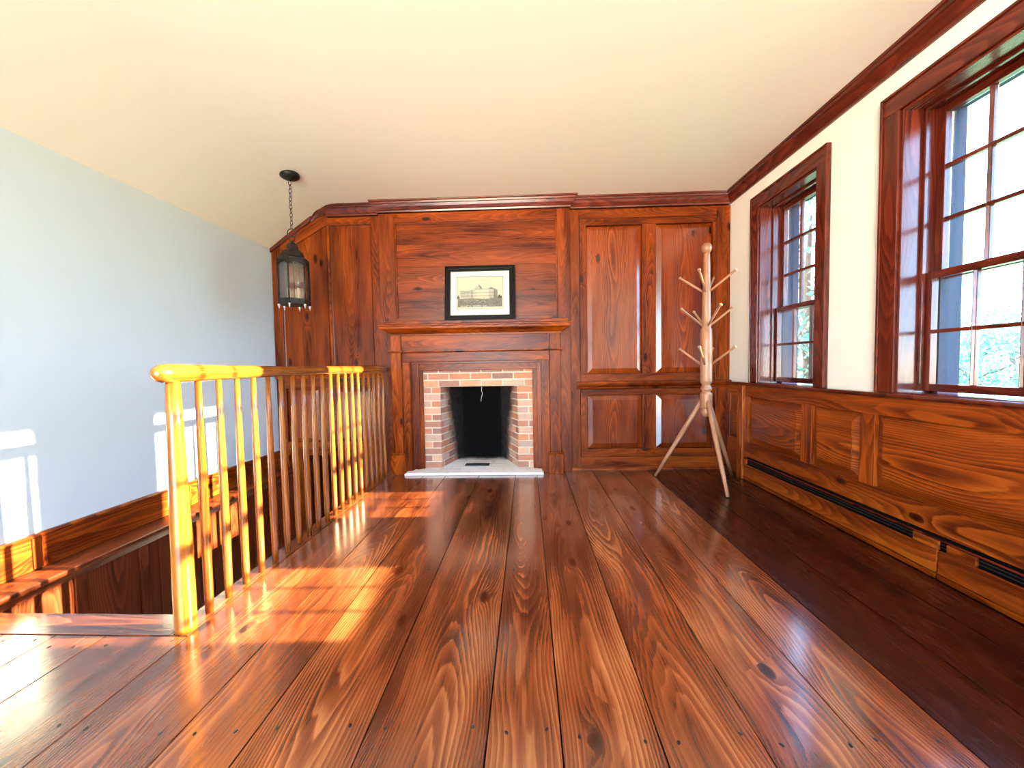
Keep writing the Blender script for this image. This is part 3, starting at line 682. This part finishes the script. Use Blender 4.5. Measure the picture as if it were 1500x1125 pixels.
# ---- coat rack
RKX, RKY = 1.405, 3.17
rack = empty('coat_rack', (RKX,RKY,0), label='pale turned-wood coat rack with three tiers of pegs and three splayed legs', cat='coat rack')
def L3(p): return (RKX+p[0],RKY+p[1],p[2])
MB().lathe([(0.0,0.525),(0.018,0.53),(0.032,0.545),(0.037,0.565),(0.034,0.585),(0.028,0.595),(0.040,0.602),(0.045,0.612),(0.046,0.70),(0.045,0.715),(0.034,0.722),(0.030,0.732),(0.042,0.74),(0.045,0.752),(0.038,0.764),(0.029,0.775),(0.034,0.79),(0.042,0.80),(0.043,0.815),(0.044,0.95),(0.043,1.10),(0.041,1.22),(0.033,1.227),(0.033,1.30),(0.030,1.45),(0.027,1.62),(0.024,1.78),(0.021,1.81)],(RKX,RKY,0),28).build('pole', M['rack'], rack)
MB().lathe([(0.021,1.805),(0.028,1.812),(0.036,1.828),(0.038,1.845),(0.034,1.863),(0.022,1.877),(0.0,1.882)],(RKX,RKY,0),24).build('finial', M['rack'], rack)
right = Vector((0.92,-0.4,0)).normalized(); fwd = Vector((0.4,0.92,0)).normalized()
for zb,ph_,r0 in ((1.50,-15,0.024),(1.235,27,0.03),(0.93,-14,0.04)):
    for q in range(4):
        a = math.radians(ph_+90*q); d = -fwd*math.cos(a)+right*math.sin(a)
        b0 = Vector((RKX,RKY,zb))+d*r0*0.6; tip = Vector((RKX,RKY,zb+0.145))+d*0.205
        ax=(tip-b0).normalized()
        MB().tube([b0,b0.lerp(tip,0.5),tip-ax*0.02,tip-ax*0.012,tip-ax*0.006,tip-ax*0.001,tip],[0.0085,0.0085,0.0080,0.0105,0.0125,0.011,0.004],12).build('peg', M['rack'], rack)
for fx,fy in ((1.07,3.36),(1.40,2.81),(1.715,3.385)):
    d = Vector((fx-RKX,fy-RKY,0)).normalized()
    top = Vector((RKX,RKY,0.655))+d*0.03; ft = Vector((fx,fy,0.006))
    MB().tube([top,top.lerp(ft,0.3),top.lerp(ft,0.7),ft],[0.017,0.0185,0.016,0.0115],14).build('leg', M['rack'], rack)

# ---- pendant lantern
LX, LY = -1.765, 2.98
lan = empty('pendant_lantern', (LX,LY,1.45), label='black iron six-sided candle lantern hanging on a chain from the ceiling', cat='lantern')
MB().lathe([(0.0,2.375),(0.012,2.376),(0.02,2.384),(0.05,2.391),(0.066,2.402),(0.07,2.414),(0.066,2.428)],(LX,LY,0.0),28).build('canopy', M['iron'], lan)
ch = MB(); zt=2.372; i=0
while zt > 2.025:
    pts=[]
    for q in range(14):
        a=2*PI*q/14; w=0.0095*math.cos(a); h=0.0185*math.sin(a)
        pts.append((LX+(w if i%2==0 else 0.002*math.sin(i)), LY+(0 if i%2==0 else w), zt-0.014+h))
    ch.tube(pts,0.0022,6,closed=True); zt-=0.0295; i+=1
ch.build('chain', M['iron'], lan)
rg=MB(); rg.tube([(LX+0.03*math.cos(2*PI*q/20),LY+0.008*math.cos(2*PI*q/20),2.022+0.03*math.sin(2*PI*q/20)) for q in range(20)],0.004,8,closed=True)
rg.tube([(LX+0.02*math.cos(2*PI*q/16),LY,1.975+0.022*math.sin(2*PI*q/16)) for q in range(16)],0.004,8,closed=True); rg.build('hanging_ring', M['iron'], lan)
HV=[math.radians(282+60*q) for q in range(6)]; LR=0.108
def hexpts(r,z): return [(LX+r*math.cos(a),LY+r*math.sin(a),z) for a in HV]
def hexstack(mb, secs):
    vs=[p for r,z in secs for p in hexpts(r,z)]; n=len(secs)
    fs=[(i*6+j,i*6+(j+1)%6,(i+1)*6+(j+1)%6,(i+1)*6+j) for i in range(n-1) for j in range(6)]+[(5,4,3,2,1,0),tuple(range((n-1)*6,n*6))]
    mb.add(vs,fs); return mb
hexstack(MB(),[(0.113,1.812),(0.115,1.824),(0.095,1.832),(0.084,1.838),(0.080,1.86),(0.070,1.882),(0.05,1.892),(0.044,1.898),(0.038,1.93),(0.024,1.945),(0.013,1.95),(0.013,1.962)]).build('roof', M['iron'], lan, 0.002)
fr=MB()
zb0,zb1=1.485,1.81
for q in range(6):
    p=Vector((LX+LR*math.cos(HV[q]),LY+LR*math.sin(HV[q]),0)); fr.tube([(p.x,p.y,zb0-0.01),(p.x,p.y,zb1+0.004)],0.0062,8)
    a,b=hexpts(LR,0)[q],hexpts(LR,0)[(q+1)%6]; a,b=Vector(a),Vector(b)
    d=(b-a); ang=math.atan2(d.y,d.x); T2=Matrix.Translation(a)@Matrix.Rotation(ang,4,'Z')
    fr.box(0,d.length,-0.003,0.003,zb0,zb0+0.035,mtx=T2); fr.box(0,d.length,-0.003,0.003,zb1-0.02,zb1,mtx=T2)
    n=10
    arch=[(d.length*t/n, zb1-0.02-0.026*(abs(2*t/n-1))**2.2) for t in range(n+1)]
    poly=[(0,zb1-0.015)]+arch+[(d.length,zb1-0.015)]
    fr.prism(poly,1,-0.002,0.002,mtx=T2)
hexstack(fr,[(0.105,1.478),(0.113,1.480),(0.113,1.488),(0.105,1.49)])
fr.build('frame', M['iron'], lan)
for q in range(6):
    a,b=[Vector(hexpts(LR-0.004,0)[j]) for j in (q,(q+1)%6)]; d=b-a; T2=Matrix.Translation(a)@Matrix.Rotation(math.atan2(d.y,d.x),4,'Z')
    MB().box(0.004,d.length-0.004,-0.001,0.001,zb0+0.03,zb1-0.02,mtx=T2).build('glass_pane', M['lantern_glass'], lan)
for q in range(6):
    p=hexpts(0.105,0)[q]; MB().lathe([(0.0,-0.034),(0.003,-0.03),(0.0075,-0.012),(0.011,-0.002),(0.011,0.0)],(p[0],p[1],1.479),10).build('finial_tip', M['steel'], lan)
hub=MB(); hub.lathe([(0.0,1.49),(0.03,1.49),(0.03,1.498),(0.008,1.505),(0.006,1.60),(0.006,1.81)],(LX,LY,0),12); 
for q in range(3):
    a=math.radians(230+120*q); hub.tube([(LX,LY,1.52),(LX+0.02*math.cos(a),LY+0.02*math.sin(a),1.508),(LX+0.04*math.cos(a),LY+0.04*math.sin(a),1.515),(LX+0.04*math.cos(a),LY+0.04*math.sin(a),1.53)],0.004,8)
hub.build('candle_stand', M['iron'], lan)
for q in range(3):
    a=math.radians(230+120*q); x,y=LX+0.04*math.cos(a),LY+0.04*math.sin(a)
    c=MB().lathe([(0.0115,1.528),(0.0115,1.605),(0.008,1.607)],(x,y,0),12).build('candle', M['candle'], lan)
    MB().lathe([(0.007,1.605),(0.009,1.615),(0.0165,1.635),(0.017,1.65),(0.012,1.675),(0.005,1.695),(0.0,1.703)],(x,y,0),14).build('bulb', M['bulb'], c)

for c in lan.children:
    if c.name.split('.')[0] not in ('canopy','chain'): c.location.z -= 0.034

# ---- baseboard heater set into the foot of the wainscot
ht = empty('baseboard_heater', (1.76,1.5,0.0), label='long low wooden heater cover with black slot along the foot of the right wainscot', cat='heater')
MB().box(1.782,1.799,YB+0.02,3.275,0.002,0.188).build('back_plate', M['heater_slot'], ht)
SEAM=1.74
for a,b in ((SEAM+0.003,3.272),(YB+0.03,SEAM-0.003)):
    cv=MB(); cv.box(1.752,1.765,a,b,0.028,0.128,grain=(0,1,0)); cv.prism([(1.752,0.028),(1.765,0.028),(1.765,0.005),(1.760,0.005)],1,a,b,grain=(0,1,0)) if False else None
    p=cv.build('cover_board', M['wains'], ht, 0.003)
    MB().box(1.748,1.766,a,b,0.003,0.026,grain=(0,1,0)).build('toe_strip', M['rail'] if False else M['mantel'], p, 0.004)
    e=0.11; s_=MB()
    if a>SEAM: s_.box(1.755,1.768,a,a+e,0.130,0.168,grain=(0,1,0))
    else: s_.box(1.755,1.768,b-0.03-e,b-0.03,0.130,0.168,grain=(0,1,0))
    if a>SEAM: MB().box(1.755,1.768,b-0.03,b,0.130,0.168,grain=(0,1,0)).build('end_block', M['wains'], p, 0.002)
    s_.build('end_block', M['wains'], p, 0.002)
MB().box(1.758,1.764,YB+0.03,3.272,0.170,0.178).build('slot_bar', M['trim'], ht, 0.001)
for z in (0.137,0.152): MB().box(1.770,1.774,YB+0.03,3.272,z,z+0.004).build('louver', M['fin'], ht)

# ---- outdoors: lawn and trees seen through the panes
gd=MB(); gd.box(2.2,160,-90,140,-3.2,-3.0); struct(gd.build('ground', M['grass']))
def tree(name, x, y, h, w, label, mat, nleaf=2600, leaf=0.34, sd_=1):
    R_=random.Random(sd_)
    r=empty(name,(x,y,-3.0),label=label,cat='tree',group=None)
    t=MB(); t.tube([(x,y,-3.0),(x+.1,y,-3+h*.3),(x-.1,y+.1,-3+h*.6),(x,y,-3+h*.9)],[.035*h,.028*h,.016*h,.004*h],10)
    for q in range(7):
        a=R_.uniform(0,6.28); z=-3+h*R_.uniform(.3,.65); e_=w*.42
        t.tube([(x,y,z),(x+e_*.5*math.cos(a),y+e_*.5*math.sin(a),z+h*.08),(x+e_*math.cos(a),y+e_*math.sin(a),z+h*.2)],[.012*h,.008*h,.003*h],7)
    t.build('trunk',M['bark'],r)
    blobs=[]
    for q in range(16):
        a=R_.uniform(0,6.28); zz_=R_.uniform(.22,.9); rr_=w*.5*(1-abs(zz_-.5)*1.1)*R_.uniform(.4,.95)
        blobs.append((x+rr_*math.cos(a),y+rr_*math.sin(a),-3+h*zz_,w*R_.uniform(.16,.27)))
    c=MB()
    for q in range(nleaf):
        b=R_.choice(blobs); u=R_.uniform(-1,1); a=R_.uniform(0,6.28); s_=math.sqrt(1-u*u); k_=b[3]*R_.uniform(.65,1.05)
        p=Vector((b[0]+k_*s_*math.cos(a),b[1]+k_*s_*math.sin(a),b[2]+k_*u*.85))
        E_=Euler((R_.uniform(-1.2,1.2),R_.uniform(-1.2,1.2),R_.uniform(0,6.28))).to_matrix(); l=leaf*R_.uniform(.6,1.3)
        c.add([p+E_@Vector(v) for v in ((-l*.5,0,0),(0,-l*.28,.03),(l*.5,0,0),(0,l*.28,.03))],[(0,1,2,3)],(1,0,0),R_.random())
    c.build('foliage',M[mat],r)
    return r
TR=[('broadleaf_tree',13.4,19.4,12.0,7.0,'tall pale green tree filling the panes of the far window','leaf'),
    ('broadleaf_tree',30,27.8,7.0,6.5,'round pale green tree low in the left panes of the near window','leaf'),
    ('broadleaf_tree',38,32.5,8.2,7.5,'bushy blue-green tree low in the middle panes of the near window','leaf2'),
    ('broadleaf_tree',28,21.6,6.1,5.6,'low bushy tree at the right-hand edge of the near window','leaf')]
for i,t in enumerate(TR): tree(*t, sd_=i+3)
